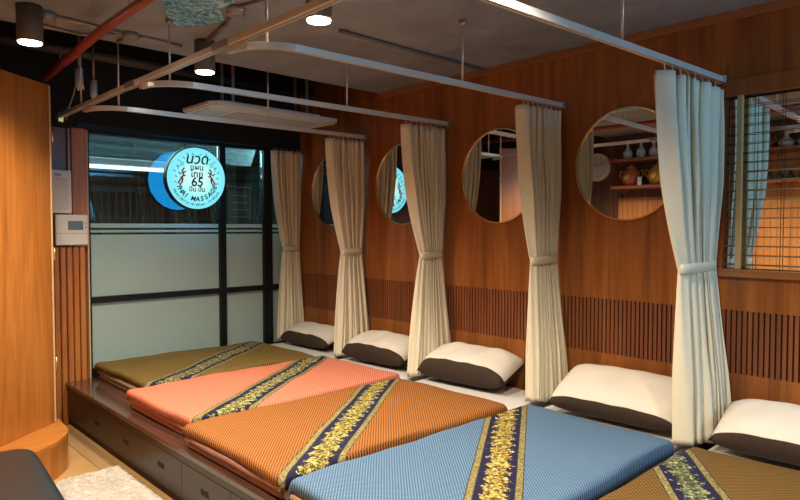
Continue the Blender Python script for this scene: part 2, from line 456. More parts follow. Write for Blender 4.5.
# ------------------------------------------------------------------ beds
def grid_cloth(L_, W_, foot_drop, seed, top=.052, side=.075, hd=.05):
    """Padded cloth lying over a pad: flat top, rounded shoulders, sides hanging down. Origin at foot / near side / pad-top height."""
    rnd = random.Random(seed)
    prof = []                                # (y, z) across the width, outer surface
    r = .028
    prof.append((.0, top-side)); prof.append((.0, top-side*.6)); prof.append((0.0, top-r))
    for k in range(1, 5):
        a = k/4*PI/2; prof.append((r-r*math.cos(a), top-r+r*math.sin(a)))
    n = 22
    for k in range(1, n): prof.append((r+(W_-2*r)*k/n, top))
    right = [(W_-y, z) for y, z in prof[:7]][::-1]
    prof += right
    nx = 48
    ph = [rnd.uniform(0, 6) for _ in range(6)]
    def wob(x, y): return .0035*math.sin(7*x+ph[0]+2*y)+.003*math.sin(11*y+ph[1]-3*x)+.002*math.sin(19*x+ph[2])
    bm = bmesh.new(); rows = []
    xs = [0, .004, .014, .03] + [.03+(L_-.06)*k/nx for k in range(1, nx)] + [L_-.03, L_-.014, L_-.004, L_]
    for x in xs:
        e = min(x, L_-x); dz = 0 if e >= .03 else (.03-math.sqrt(max(0, .03**2-(.03-e)**2)))*.8
        row = []
        for (y, z) in prof:
            sy = wob(x, y) + .01*math.sin(2.3*x+ph[3])*(0 if 0 < y < W_ else 1)
            yy = y + (.006*math.sin(5*x+ph[4]))*(1 if z < top-.01 else .3)
            zz = z + (wob(x, y) if z > top-.02 else 0) - (dz if z > top-.045 else 0)
            xx = x + .012*math.sin(4*y+ph[5])*(1 if (x < .05 or x > L_-.05) else 0)
            row.append(bm.verts.new((xx, yy, zz)))
        rows.append(row)
    for A, C in zip(rows, rows[1:]):
        for k in range(len(A)-1): bm.faces.new((A[k], A[k+1], C[k+1], C[k])).smooth = True
    # inner surface and closing faces
    inner = []
    t = .03
    for x, row in zip(xs, rows):
        ir = []
        for v, (y, z) in zip(row, prof):
            iy = min(max(v.co.y, .012), W_-.012); iz = min(v.co.z, .004) if 0.02 < y < W_-.02 else v.co.z
            if z >= top-r-.001 : iz = .004
            ir.append(bm.verts.new((v.co.x, iy, iz)))
        inner.append(ir)
    for A, C in zip(inner, inner[1:]):
        for k in range(len(A)-1): bm.faces.new((A[k], C[k], C[k+1], A[k+1]))
    for (A, I) in ((rows[0], inner[0]), (rows[-1], inner[-1])):
        for k in range(len(A)-1): bm.faces.new((A[k], I[k], I[k+1], A[k+1]))
    for i in range(len(xs)-1):
        bm.faces.new((rows[i][0], rows[i+1][0], inner[i+1][0], inner[i][0]))
        bm.faces.new((rows[i][-1], inner[i][-1], inner[i+1][-1], rows[i+1][-1]))
    return bm

D = math.radians
beds = [
 # y0, y1, foot, head, label colour, cloth args, pad end material
 dict(y=(4.37,5.36), x=(1.70,3.16), n='olive', pad=M_TANPAD, m=fabric('cloth_olive', (.035,.02,.006), (.30,.20,.05), .019, (.12,-.05), D(36), (.25,.16,.03), gold=(.36,.34,.14)),
      l='olive-gold woven mat with a dark floral band, farthest bed by the window'),
 dict(y=(3.385,4.335), x=(1.565,3.20), n='coral', pad=M_CORALPAD, m=fabric('cloth_coral', (.45,.10,.055), (.74,.29,.19), .019, (.22,.0), D(35), (.70,.25,.15), gold=(.42,.42,.15)),
      l='coral pink woven mat with a green-gold floral band'),
 dict(y=(2.345,3.335), x=(1.50,3.14), n='orange', pad=M_PINKPAD, m=fabric('cloth_orange', (.09,.02,.006), (.46,.19,.042), .018, (.13,-.03), D(37), (.36,.12,.025), gold=(.50,.42,.10)),
      l='orange-brown woven mat with a navy and gold floral band'),
 dict(y=(1.365,2.285), x=(1.49,3.235), n='blue', pad=M_TANPAD, m=fabric('cloth_blue', (.03,.075,.17), (.17,.28,.41), .016, (.485,.185), D(34.5), (.07,.15,.28), hw=.112, curve=0),
      l='light blue woven mat with a navy and gold floral band'),
 dict(y=(.34,1.275), x=(1.48,3.22), n='brown', pad=M_TANPAD, m=fabric('cloth_brown', (.04,.018,.008), (.23,.13,.03), .020, (1.44,.90), D(37), (.26,.15,.04), gold=(.20,.26,.14)),
      l='golden brown woven mat with a green-navy band, nearest bed at the lower right'),
]
PT = .085
for i, d in enumerate(beds):
    y0, y1 = d['y']; x0, x1 = d['x']
    pos = ['the far bed beside the window','the coral pink bed','the orange-brown bed','the light blue bed','the nearest golden brown bed'][i]
    t = thing('floor_mattress', 'thin white-sheeted mattress pad showing at the head of %s' % pos, 'mattress', (x0+.03, y0+.02, PZ), 0, 'white mattress pads on the platform')
    bm = B(0.012, 3.665-x0-.03, 0, y1-y0-.04, 0, PT*.5-.001, .016, 3); bm2 = B(0.02, 3.665-x0-.035, .004, y1-y0-.044, PT*.5, PT, .018, 3)
    obj('lower_pad', bm, M_SHEET, t, True); obj('upper_pad', bm2, M_SHEET, t, True)
    fb = bmesh.new()
    W_ = y1-y0-.05
    tube(fb, [(.012, .02+W_*k/8, .019+.001*math.sin(k*3)) for k in range(9)], .0185, 10)
    obj('foot_fold', fb, d['pad'], t, True)
    fb = bmesh.new()
    tube(fb, [(.000, .02+W_*k/8, .060+.002*math.sin(k*2)) for k in range(9)], .0205, 10)
    obj('foot_fold', fb, d['pad'], t, True)
    o = obj('bed_mat', grid_cloth(x1-x0, y1-y0, 0, i+3, side=.085 if i == 3 else .075), d['m'], None, True, (x0, y0, PZ+PT+.0005))
    tag(o, d['l'], 'bed cover', 'patterned mats on the mattresses')

# ------------------------------------------------------------------ pillows
def pillow_bm(w, l, h, seed, seam=2):
    """w across (x), l along (y); thin pinched seam, soft centre. Upper half cream, lower half brown."""
    rnd = random.Random(seed); bm = bmesh.new(); n = 26; m_ = 34
    ph = [rnd.uniform(0,6) for _ in range(5)]
    top = {}; bot = {}
    for i in range(n+1):
        for j in range(m_+1):
            u = 2*i/n-1; v = 2*j/m_-1
            pin = 1-.07*(1-abs(v)**2)*abs(u)**4 ; pin2 = 1-.06*(1-abs(u)**2)*abs(v)**4
            x = u*w/2*pin2*(1-.03*abs(v)**6); y = v*l/2*pin
            k = max(0, (1-u**4)*(1-v**4))**.56
            wr = 1+.05*math.sin(6*v+ph[0])*math.sin(4*u+ph[1])+.03*math.sin(13*v+ph[2]+3*u)
            e = (i in (0, n) or j in (0, m_))
            top[i,j] = bm.verts.new((x, y, h*.40+.60*h*k*wr))
            bot[i,j] = top[i,j] if e else bm.verts.new((x, y, h*.40*(1-k**.7)))
    for i in range(n):
        for j in range(m_):
            f = bm.faces.new((top[i,j], top[i+1,j], top[i+1,j+1], top[i,j+1])); f.smooth = True
            # the cream panel stops short of the front rim, the brown case wraps round it
            f.material_index = 0 if i >= seam else 1
            q = [bot[i,j], bot[i,j+1], bot[i+1,j+1], bot[i+1,j]]
            if len(set(q)) > 2:
                try: f = bm.faces.new(q); f.smooth = True; f.material_index = 1
                except ValueError: pass
    pts = [(top[seam,j].co.x, top[seam,j].co.y, top[seam,j].co.z) for j in range(m_+1)]
    return bm, pts
ps = [
 # front x, y, turn, (width, length, height), propping angle, label
 (3.39, 4.92, 2, (.31,.70,.15), 18, 'two-tone pillow at the head of the far olive bed beside the window'),
 (3.36, 3.90, 3, (.34,.70,.18), 20, 'two-tone pillow at the head of the coral pink bed'),
 (3.34, 2.94, 5, (.36,.73,.20), 19, 'plump two-tone pillow at the head of the orange-brown bed'),
 (3.32, 1.79, 2, (.40,.76,.165), 26, 'flat two-tone pillow at the head of the light blue bed'),
 (3.31, .83, 3, (.38,.78,.17), 19, 'two-tone pillow cut off at the right, on the nearest bed'),
]
for i, (x, y, r, (w_, l_, h_), tilt, lab) in enumerate(ps):
    t = thing('pillow', 'cream and brown ' + lab, 'pillow', (x, y, PZ+PT+.004), D(r), 'cream and brown pillows')
    bm, pts = pillow_bm(w_, l_, h_, i, 2 if i > 2 else 4)
    lo = .006
    T = Matrix.Rotation(-D(tilt), 4, 'Y') @ Matrix.Translation((w_/2, 0, 0))
    bmesh.ops.transform(bm, matrix=T, verts=bm.verts); pts = [T @ Vector(p) for p in pts]
    # the front rim rests flat on the pad
    for v in bm.verts: v.co.z = max(v.co.z, 0) if v.co.z < 0 else v.co.z
    obj('cushion', bm, [M_PWHITE, M_PBROWN], t, True)
    pb = bmesh.new(); tube(pb, [(p[0], p[1], p[2]+.001) for p in pts], .0035, 6); obj('piping', pb, M_PWHITE, t, True)

# ------------------------------------------------------------------ curtains
def curtain(y, top, mid, bot, ztop, zbot, label, seed, ntop=8, amp=.056, lead=.15):
    """top/mid/bot: (left x, right x) at rail, tie and hem."""
    rnd = random.Random(seed)
    zt = 1.345
    t = thing('tied_curtain', label, 'curtain', (top[1], y, zbot), 0, 'cream curtains tied back along the mirror wall')
    bx, by, bz = top[1], y, zbot
    nz, nu = 50, 190
    bm = bmesh.new(); rows = []
    ph = [rnd.uniform(-.5,.5) for _ in range(12)]
    def lerp(a, b, k): return a+(b-a)*k
    for iz in range(nz+1):
        z = lerp(zbot, ztop, iz/nz)
        if z >= zt:
            k = (z-zt)/(ztop-zt); s = 1-(1-k)**1.9
            xl = lerp(mid[0], top[0], s); xr = lerp(mid[1], top[1], min(1, s*1.5)); A = lerp(.020, amp, min(1, k*2.2))
            rk = k; rk2 = 0
        else:
            k = (zt-z)/(zt-zbot); s = k**.8
            xl = lerp(mid[0], bot[0], s); xr = lerp(mid[1], bot[1], s); A = lerp(.020, amp*.9, min(1, k*1.5))
            rk = k*.8; rk2 = k
        B2 = A*(.95-.45*(z-zt)/(ztop-zt)) if z >= zt else A*.75; dr = -.052*rk2 if z < zt else 0
        row = []
        for iu in range(nu+1):
            u = iu/nu
            if u < lead:      # the flat leading panel, turned towards the room
                q = u/lead; x = .10*q*q; yy = B2*(1-2*q)+.006*math.sin(q*5+z*3+ph[0]); x += .012*math.sin(q*PI)*math.sin(z*4+ph[6]) + (.030*rk2*math.sin(q*10+ph[7]) if seed > 1 else 0)
            else:
                q = (u-lead)/(1-lead); th = 2*PI*ntop*q
                x = .10+.90*q + .026*math.sin(th*2)*(1 if q < .97 else 0)
                ampj = .70+.30*math.sin(3.1*q*ntop+ph[1]+ph[2])
                yc = -(B2-A)*max(0, 1-q*2.5)
                yy = yc-A*math.cos(th+.5*math.sin(z*2.2+q*9+ph[3])*min(1,q*4))*(ampj if q > .03 else 1)
                yy += .008*math.sin(z*5+q*20+ph[4])*rk
            yy += dr*(.4+1.0*u)
            X = xl+(xr-xl)*x + .004*math.sin(z*4+u*14)
            X = min(X, 3.69)
            row.append(bm.verts.new((X-bx, yy, z-bz + (.012*math.sin(u*9+ph[5]) if iz == 0 else 0))))
        rows.append(row)
    for A_, C_ in zip(rows, rows[1:]):
        for k in range(nu): bm.faces.new((A_[k], A_[k+1], C_[k+1], C_[k])).smooth = True
    o = obj('curtain_cloth', bm, M_CURT, t)
    sm = o.modifiers.new('thickness', 'SOLIDIFY'); sm.thickness = .003; sm.offset = 0
    # tie
    tb = bmesh.new(); n = 40; a = (mid[1]-mid[0])/2+.002; cx = (mid[0]+mid[1])/2-bx; bb = .029
    rings = []
    for (dr, dz) in ((0,-.026),(.004,-.025),(.0045,0),(.004,.025),(0,.026)):
        rings.append([tb.verts.new((cx+(a+dr)*math.copysign(abs(math.cos(2*PI*k/n))**.75, math.cos(2*PI*k/n)), (bb+dr)*math.copysign(abs(math.sin(2*PI*k/n))**.75, math.sin(2*PI*k/n)), zt-bz+dz+.004*math.cos(2*PI*k/n))) for k in range(n)])
    rings.append(rings[0])
    for A_, C_ in zip(rings, rings[1:]):
        for k in range(n): tb.faces.new((A_[k], A_[(k+1)%n], C_[(k+1)%n], C_[k])).smooth = True
    obj('tieback', tb, M_TIE, t)
    for k in range(8):
        hx = lerp(top[0]+.02, top[1]-.02, k/7)-bx
        hb = bmesh.new(); tube(hb, [(hx, 0, ztop-bz-.03), (hx+.004, -.006, ztop-bz+.006), (hx, 0, RZ-bz-.001)], .0028, 6)
        obj('hook', hb, M_WHITE, t)
    return t
zb = PZ+.02
curtain(1.35, (2.98,3.655), (3.23,3.655), (3.21,3.675), 2.300, .44, 'cream tied curtain nearest the camera, between the light blue and golden brown beds', 1, 10)
curtain(2.36, (3.26,3.665), (3.39,3.665), (3.36,3.68), 2.315, .435, 'cream tied curtain between the orange-brown and light blue beds', 2, 10)
curtain(3.39, (3.24,3.665), (3.43,3.65), (3.29,3.68), 2.315, .435, 'cream tied curtain between the coral pink and orange-brown beds', 3, 10)
curtain(4.37, (3.28,3.67), (3.435,3.655), (3.35,3.68), 2.315, .435, 'cream tied curtain between the olive and coral pink beds', 4, 10)
curtain(5.395, (3.38,3.68), (3.50,3.68), (3.43,3.68), 2.315, .435, 'cream tied curtain in the far corner next to the window glass', 5, 10)

# ------------------------------------------------------------------ rails
def rail(y, ydrop, rods, label, x_end=3.698, r=.24):
    t = thing('curtain_rail', label, 'curtain rail', (x_end, y, RZ), 0, 'aluminium curtain rails across the beds')
    pts = [(x_end, ydrop)]
    for k in range(1, 7): pts.append((x_end-(x_end-1.69)*k/7, ydrop+(y-ydrop)*k/7))
    cx, cy = 1.44+r, y+r
    for k in range(0, 10):
        a = -PI/2-k/9*PI/2; pts.append((cx+r*math.cos(a), cy+r*math.sin(a)))
    bm = bmesh.new(); sweep_rect(bm, [(px-x_end, py-y, 0) for px, py in pts], .026, .030)
    obj('track', bm, M_ALU, t)
    for (rx, ry) in rods:
        rb = bmesh.new(); top = CZ if ry < 4.17 else 2.98
        tube(rb, [(rx-x_end, ry-y, .0305), (rx-x_end, ry-y, top-RZ-.002)], .0065, 8)
        rd = obj('hanger_rod', rb, M_ROD, t)
        cb = bmesh.new(); lathe(cb, [(.020,-.03),(.020,0)], (rx-x_end, ry-y, top-RZ-.0005), 16); obj('ceiling_flange', cb, M_ALUD, rd)
    eb = bmesh.new(); box(eb, -.03, -.0005, ydrop-y-.022, ydrop-y+.022, -.006, .036, .003, 1); obj('wall_bracket', eb, M_ALUD, t)
    return t
rail(1.43, 1.33, [(2.66, 1.384)], 'bright aluminium curtain rail nearest the camera, at the top right')
rail(2.42, 2.335, [(2.74, 2.383), (1.53, 2.4805)], 'aluminium curtain rail above the orange-brown and light blue beds')
rail(3.44, 3.355, [(2.72, 3.401), (1.53, 3.5005)], 'aluminium curtain rail above the coral pink and orange-brown beds')
rail(4.44, 4.353, [(2.72, 4.401), (1.59, 4.457)], 'aluminium curtain rail above the olive and coral pink beds')
t = thing('curtain_rail', 'short aluminium curtain rail against the dark header above the window', 'curtain rail', (3.698, 5.36, RZ))
sb = bmesh.new(); sweep_rect(sb, [(0,.03,0),(-.5,.03,0),(-2.1,.03,0)], .026, .03); obj('track', sb, M_BLACK, t)
sb = bmesh.new(); box(sb, -1.0,-.97,.031+.013,.022+.02,.03,.031); sb.free()
t = thing('main_rail', 'long aluminium track running to the left column and joining the curtain rails', 'rail', (1.44, 1.2, RZ))
mb = bmesh.new(); box(mb, -.017,.017,0,4.10,.0315,.062,.002,1); obj('track', mb, M_ALU, t)
mb = bmesh.new(); box(mb, -.008,.008,0,4.10,.0305,.0312); obj('track_slot', mb, M_ALUD, t)
for yj in (1.67, 2.62, 3.72):
    mb = bmesh.new(); box(mb, -.021,.021,yj-1.2+.02,yj-1.2+.17,.029,.066,.003,1); obj('joint_sleeve', mb, M_ALUD, t)
mb = bmesh.new(); box(mb, -.02,.02,4.02,4.05,.0,.07,.003,1); obj('end_bracket', mb, M_BRASS, t)
for yj in (1.9, 4.75):
    mb = bmesh.new(); top = CZ if yj < 4 else 2.98
    tube(mb, [(0, yj-1.2, .063), (0, yj-1.2, top-RZ-.002)], .0065, 8); obj('hanger_rod', mb, M_ROD, t)

# ------------------------------------------------------------------ mirrors
def round_mirror(y, z, r, label):
    t = thing('round_mirror', label, 'mirror', (WX, y, z), 0, 'round mirrors on the wooden wall')
    g = bmesh.new(); n = 72
    a = [g.verts.new((-.014, r*math.cos(2*PI*k/n), r*math.sin(2*PI*k/n))) for k in range(n)]
    b_ = [g.verts.new((-.001, r*math.cos(2*PI*k/n), r*math.sin(2*PI*k/n))) for k in range(n)]
    g.faces.new(a); g.faces.new(b_[::-1])
    for k in range(n): g.faces.new((a[k], b_[k], b_[(k+1)%n], a[(k+1)%n]))
    obj('mirror_glass', g, M_MIRROR, t)
    f = bmesh.new(); prof = [(-.022, .0), (-.022, .009), (-.001, .009), (-.001, .001), (-.0145,.001)]
    rings = []
    for k in range(n):
        c_, s_ = math.cos(2*PI*k/n), math.sin(2*PI*k/n)
        rings.append([f.verts.new((px, (r+pr)*c_, (r+pr)*s_)) for px, pr in prof])
    for i in range(n):
        A, C_ = rings[i], rings[(i+1)%n]
        for k in range(5): f.faces.new((A[k], A[(k+1)%5], C_[(k+1)%5], C_[k])).smooth = False
    obj('rim', f, M_BRASS, t)
round_mirror(1.88, 1.942, .338, 'brass-rimmed round mirror reflecting the clock and shelves')
round_mirror(2.86, 1.927, .335, 'brass-rimmed round mirror reflecting curtain and plain brown wall')
round_mirror(3.86, 1.918, .333, 'brass-rimmed round mirror reflecting the glowing sign')
round_mirror(4.82, 1.905, .330, 'brass-rimmed round mirror farthest away, mostly hidden behind a curtain')

t = thing('wall_mirror', 'wide rectangular mirror behind a wire grid at the right edge', 'mirror', (WX+.045, .10, 1.315))
obj('mirror_glass', B(-.008, 0, .005, 1.215, .005, .94), M_MIRROR, t)
t = thing('wire_grid', 'black wire grid screen across the wide mirror at the right edge', 'grid', (WX+.008, .10, 1.33))
wv = bmesh.new(); wh = bmesh.new()
z = .02; wl = bmesh.new()
while z < .93: tube(wl if z < .56 else wh, [(0,.002,z),(0,1.215,z)], .0034 if z < .56 else .002, 6); z += .0505
obj('horizontal_wire', wl, plain('highlight_wire', (.85,.52,.25), .3, .8), t)  # lower wires coloured brighter, a painted highlight where slats catch light
y = 1.20
while y > .01: tube(wv, [(.006,y,0),(.006,y,.925)], .0016, 6); y -= .13
obj('horizontal_wire', wh, plain('bronze_wire', (.10,.05,.03), .4, .7), t); obj('vertical_wire', wv, plain('bronze_wire', (.10,.05,.03), .4, .7), t)
tag(obj('grid_post', B(WX-.022, WX-.0005+.002, 1.222, 1.250, 1.3285, 2.2615, .002, 1), plain('post_tan', (.52,.36,.16), .5)), 'tan wooden upright standing in front of the wire grid', 'post')

# ------------------------------------------------------------------ left panel, step, boxes
ux, uy = .77, .638
def ang(o_): return math.atan2(uy, ux)
P1 = (1.246, 4.734)
t = thing('door_panel', 'tall glossy orange wood panel standing on the curved step at the left edge', 'panel', (P1[0], P1[1], .2305), math.atan2(uy, ux))
obj('board', B(-.85, -.022, .0, .040, 0, 2.275, .002, 1), M_ORANGE, t)
obj('edge_strip', B(-.021, -.006, -.002, .042, 0, 2.275, .002, 1), M_EDGE, t)
hb = bmesh.new()
for z in (.35, 1.1, 1.9): tube(hb, [(-.001, -.006, z), (-.001, -.006, z+.09)], .006, 8)
obj('hinge', hb, M_BRASS, t)
st = bmesh.new()
n_ = (uy, -ux)      # towards the room
poly = [(P1[0]+.02, P1[1]+.05)]
poly += [(1.255, 4.62), (1.252, 4.54), (1.238, 4.46), (1.210, 4.395), (1.17, 4.335), (1.12, 4.27), (1.04, 4.205), (.95, 4.135), (.80, 4.02), (.55, 3.85), (.35, 3.70), (-.02, 3.70)]
poly += [(P1[0]-1.6*ux+.0-.05, P1[1]-1.6*uy+.10)]
prism(st, poly, .0005, .205)
t = thing('curved_step', 'low orange wood step with rounded front corner below the tall panel', 'step', (0,0,0))
obj('riser', st, M_ORANGE, t)
st = bmesh.new()
cxm = sum(p[0] for p in poly)/len(poly); cym = sum(p[1] for p in poly)/len(poly)
prism(st, [(cxm+(x-cxm)*1.012, cym+(y-cym)*1.012) for x, y in poly], .2055, .2302)
obj('tread', st, M_STEP, t)

t = thing('air_controller', 'cream wall controller with grey display on the wooden column', 'controller', (1.555, WY-.092, 1.40))
obj('case', B(-.125, .112, -.030, 0, .015, .255, .012, 3), M_WHITE, t)
obj('display', B(-.035, .075, -.0335, -.0302, .135, .205, .002, 1), M_LCD, t)
obj('cover_seam', B(-.12, .107, -.0312, -.0302, .105, .108), M_CONDUIT, t)
obj('button', B(.088, .098, -.034, -.0302, .15, .16, .002, 1), M_LCD, t); obj('button', B(.088, .098, -.034, -.0302, .18, .19, .002, 1), M_LCD, t)
t = thing('breaker_box', 'tall cream electrical box on the dark wall above the controller', 'electrical box', (1.50, WY-.031, 1.665))
obj('case', B(-.12, .055, -.075, 0, 0, .335, .006, 2), M_WHITE, t)
obj('cover', B(-.085, .030, -.080, -.0755, .03, .27, .003, 1), plain('box_cover', (.70,.66,.58), .45), t)
obj('badge', B(-.07, -.02, -.0815, -.0805, .287, .305), M_LCD, t)
tb = bmesh.new(); tube(tb, [(1.553, WY-.055, 1.30), (1.553, WY-.055, 2.335)], .009, 8)
tag(obj('cable_conduit', tb, M_WHITE), 'thin cream vertical conduit between the electrical box and the column', 'conduit')

# ------------------------------------------------------------------ ottoman, rug
def leather_block(x0, x1, y0, y1, z0, z1, r):
    bm = bmesh.new(); box(bm, x0, x1, y0, y1, z0, z1, r, 6)
    for f in bm.faces: f.smooth = True
    cx, cy = (x0+x1)/2, (y0+y1)/2
    for v in bm.verts:
        if v.co.z > (z0+z1)/2:
            v.co.z += .012*(1-min(1, ((v.co.x-cx)/(x1-x0)*2)**2))
    return bm
t = thing('leather_ottoman', 'black leather padded seat cut off at the lower left corner', 'seat', (.395, 3.04, 0), -D(5))
obj('cushion', leather_block(-.36, .40, -.55, .55, .20, .475, .11), M_LEATHER, t, True)
obj('base', leather_block(-.34, .37, -.52, .50, .06, .205, .03), M_LEATHER, t, True)
sb = bmesh.new()
ring = []
for k in range(41):
    a = 2*PI*k/40; cxx = math.copysign(abs(math.cos(a))**.35, math.cos(a)); syy = math.copysign(abs(math.sin(a))**.35, math.sin(a))
    ring.append((.02+.383*cxx, -.01+.543*syy, .372))
tube(sb, ring, .005, 6); obj('seam_piping', sb, M_LEATHER, t, True)
for sx in (-.28, .31):
    for sy in (-.45, .43):
        lb = bmesh.new(); lathe(lb, [(.018,0),(.022,.062)], (sx, sy, .0005), 12); obj('foot', lb, M_BLACK, t)

def rug():
    bm = bmesh.new(); x0, x1, y0, y1 = .80, 1.455, 2.4, 4.22; nx, ny = 70, 170
    vs = []
    for i in range(nx+1):
        row = []
        for j in range(ny+1):
            x = x0+(x1-x0)*i/nx; ye = y1-.05-.62*max(0, 1.13-x); y = y0+(ye-y0)*j/ny
            e = min(i, nx-i, j, ny-j)
            z = .006+(0 if e == 0 else .012+.010*random.random())
            if e == 0: x += random.uniform(-.008,.008); y += random.uniform(-.008,.008)
            if e == 0: z = .002
            # trim the corner that would run under the step
            row.append(bm.verts.new((x-.9, y-3.3, z)))
        vs.append(row)
    for i in range(nx):
        for j in range(ny): bm.faces.new((vs[i][j], vs[i+1][j], vs[i+1][j+1], vs[i][j+1])).smooth = True
    border = [vs[i][0] for i in range(nx+1)]+[vs[nx][j] for j in range(1, ny+1)]+[vs[i][ny] for i in range(nx-1,-1,-1)]+[vs[0][j] for j in range(ny-1,0,-1)]
    low = [bm.verts.new((v.co.x, v.co.y, .0006)) for v in border]; n = len(border)
    for k in range(n): bm.faces.new((border[k], border[(k+1)%n], low[(k+1)%n], low[k]))
    bm.faces.new(low)
    return bm
# ------------------------------------------------------------------ rug kept clear of step by an L-shaped reach
t = obj('shaggy_rug', rug(), M_RUG, None, False, (.9, 3.3, 0.0055))
t.scale = (1,1,1)
tag(t, 'off-white shaggy rug on the tan floor beside the platform', 'rug')

# ------------------------------------------------------------------ ceiling things
def downlight(x, y, label, group='surface-mounted cylinder downlights', r=.063, h=.19):
    t = thing('downlight', label, 'lamp', (x, y, CZ-h), 0, group)
    bm = bmesh.new(); lathe(bm, [(r-.006,.012),(r-.006,0),(r,0),(r,h-.001)], (0,0,0), 32); obj('housing', bm, M_LAMPBODY, t)
    bm = bmesh.new(); lathe(bm, [(r-.008,-.004),(r-.008,.002)], (0,0,-.003), 32); obj('lens', bm, M_LAMP, t)
    lt = bpy.data.lights.new('downlight_beam', 'SPOT'); lt.energy = 100; lt.spot_size = D(146); lt.spot_blend = .75
    lt.color = (1, .83, .62); lt.shadow_soft_size = .06
    lo = bpy.data.objects.new('downlight_beam', lt); COL.objects.link(lo); lo.location = (x, y, CZ-h-.03)
    return t
downlight(.905, 3.80, 'dark cylinder downlight glowing at the upper left')
downlight(1.80, 2.46, 'glowing cylinder downlight at the top middle above the main rail')
downlight(1.87, 3.76, 'dark cylinder downlight glowing above the farther rail curve')
for (x, y) in ((.9, 2.46), (1.80, 1.15), (.9, 1.15), (1.8, -.2)):
    lt = bpy.data.lights.new('room_downlight', 'SPOT'); lt.energy = 100; lt.spot_size = D(146); lt.spot_blend = .75
    lt.color = (1, .83, .62); lt.shadow_soft_size = .06
    lo = bpy.data.objects.new('room_downlight', lt); COL.objects.link(lo); lo.location = (x, y, CZ-.22)

t = thing('sprinkler_pipe', 'glossy red pipe slanting across the ceiling at the upper left', 'pipe', (1.2, 3.0, 2.6))
pb = bmesh.new(); tube(pb, [(.070,1.95,0), (.03,1.2,.0), (-.01,.6,0), (-.02,-.6,.0), (-.02,-1.6,0)], .026, 14); obj('pipe', pb, M_RED, t)
for yy in (1.5, .2):
    pb = bmesh.new(); tube(pb, [(.0 if yy < 1 else .045, yy, .02), (.0 if yy < 1 else .045, yy, .119 if yy < 1.1 else .119)], .004, 6); obj('hanger', pb, M_CONDUIT, t)
zc = CZ-.017
def conduit(pts, label, r=.010, z=None, mat=None):
    t_ = tag(obj('ceiling_conduit', tube(bmesh.new(), [(x, y, (z if z else CZ-r-.002)) for x, y in pts], r, 8), mat or M_CONDUIT), label, 'conduit')
    return t_
conduit([(1.045,3.858),(1.412,3.90)], 'grey ceiling conduit between the left lamp box and the junction box')
conduit([(1.52,3.905),(1.80,3.93)], 'grey ceiling conduit from the junction box towards the farther lamp')
conduit([(1.47,3.955),(1.47,4.13)], 'short grey ceiling conduit running on towards the window from the junction box')
conduit([(2.33,2.98),(2.9,2.99),(3.665,2.985)], 'straight dark conduit on the ceiling reaching the wooden wall', .012, None, plain('dark_conduit', (.16,.12,.10), .6))
conduit([(1.70,3.10),(1.78,3.30),(1.85,3.67)], 'dark conduit on the ceiling beside the crumpled foil patch', .012, None, plain('dark_conduit', (.16,.12,.10), .6))
conduit([(1.70,3.04),(1.76,2.80),(1.80,2.54)], 'ceiling conduit leading to the top middle lamp', .009)
conduit([(.95,4.05),(1.25,4.12),(1.41,3.95)], 'bent grey conduit on the ceiling left of the junction box', .008)
def jbox(x, y, label, s=.045):
    t_ = thing('junction_box', label, 'junction box', (x, y, CZ))
    b_ = bmesh.new(); lathe(b_, [(s,-.04),(s,-.0005)], (0,0,0), 20); obj('box', b_, M_CONDUIT, t_)
    b_ = bmesh.new(); lathe(b_, [(s*.8,-.046),(s*.95,-.0405)], (0,0,0), 20); obj('lid', b_, M_ALUD, t_)
jbox(1.00, 3.855, 'round grey junction box on the ceiling beside the upper left lamp')
jbox(1.466, 3.905, 'round grey junction box on the ceiling between the conduits')
jbox(1.705, 3.07, 'round grey junction box on the ceiling by the foil patch', .05)
t = bmesh.new()
poly = [(1.36,3.20),(1.40,2.9),(1.62,2.86),(1.66,3.0),(1.65,3.14),(1.76,3.30),(1.71,3.48),(1.62,3.58),(1.53,3.50)]
prism(t, poly, CZ-.006, CZ-.0005)
tag(obj('foil_sheet', t, M_FOIL), 'crumpled foil sheet stuck on the ceiling, its pale blue reflection painted in', 'foil')

def camera_thing(x, y, z, label, s=1):
    t_ = thing('security_camera', label, 'camera', (x, y, z), D(-20), 'small white cameras in the dark ceiling corner')
    b_ = bmesh.new(); tube(b_, [(0,0,.0195),(0,0,2.98-z-.002)], .010, 8); obj('stem', b_, M_CONDUIT, t_)
    b_ = bmesh.new(); tube(b_, [(0,0,.019),(0,0,-.09),(.012,-.012,-.13)], [.030*s,.030*s,.024*s], 14); obj('body', b_, M_WHITE, t_)
    b_ = bmesh.new(); tube(b_, [(.013,-.013,-.132),(.014,-.014,-.138)], .016*s, 14); obj('lens', b_, M_BLACK, t_)
camera_thing(1.49, 4.95, 2.68, 'small white ceiling camera left of the other one near the column', .95)
camera_thing(1.63, 5.08, 2.64, 'small pale ceiling fitting nearer the long track in the dark corner', .85)
tb = bmesh.new(); tube(tb, [(1.50,5.30,2.38),(1.485,5.2,2.44),(1.49,5.08,2.54),(1.49,5.0,2.625)], .006, 6)
tag(obj('camera_cable', tb, M_CONDUIT), 'loose pale cable drooping from the small ceiling camera', 'cable')
for k, (y_, z_, lab) in enumerate(((4.55, 2.93, 'dark duct above the suspended air conditioner, nearer of two'), (5.15, 2.90, 'dark duct above the suspended air conditioner, nearer the window'))):
    tb = bmesh.new(); tube(tb, [(.2,y_,z_-.03),(3.68,y_,z_-.03)], .045, 12)
    tag(obj('ceiling_duct', tb, plain('dark_duct', (.06,.06,.062), .5, .3)), lab, 'duct')

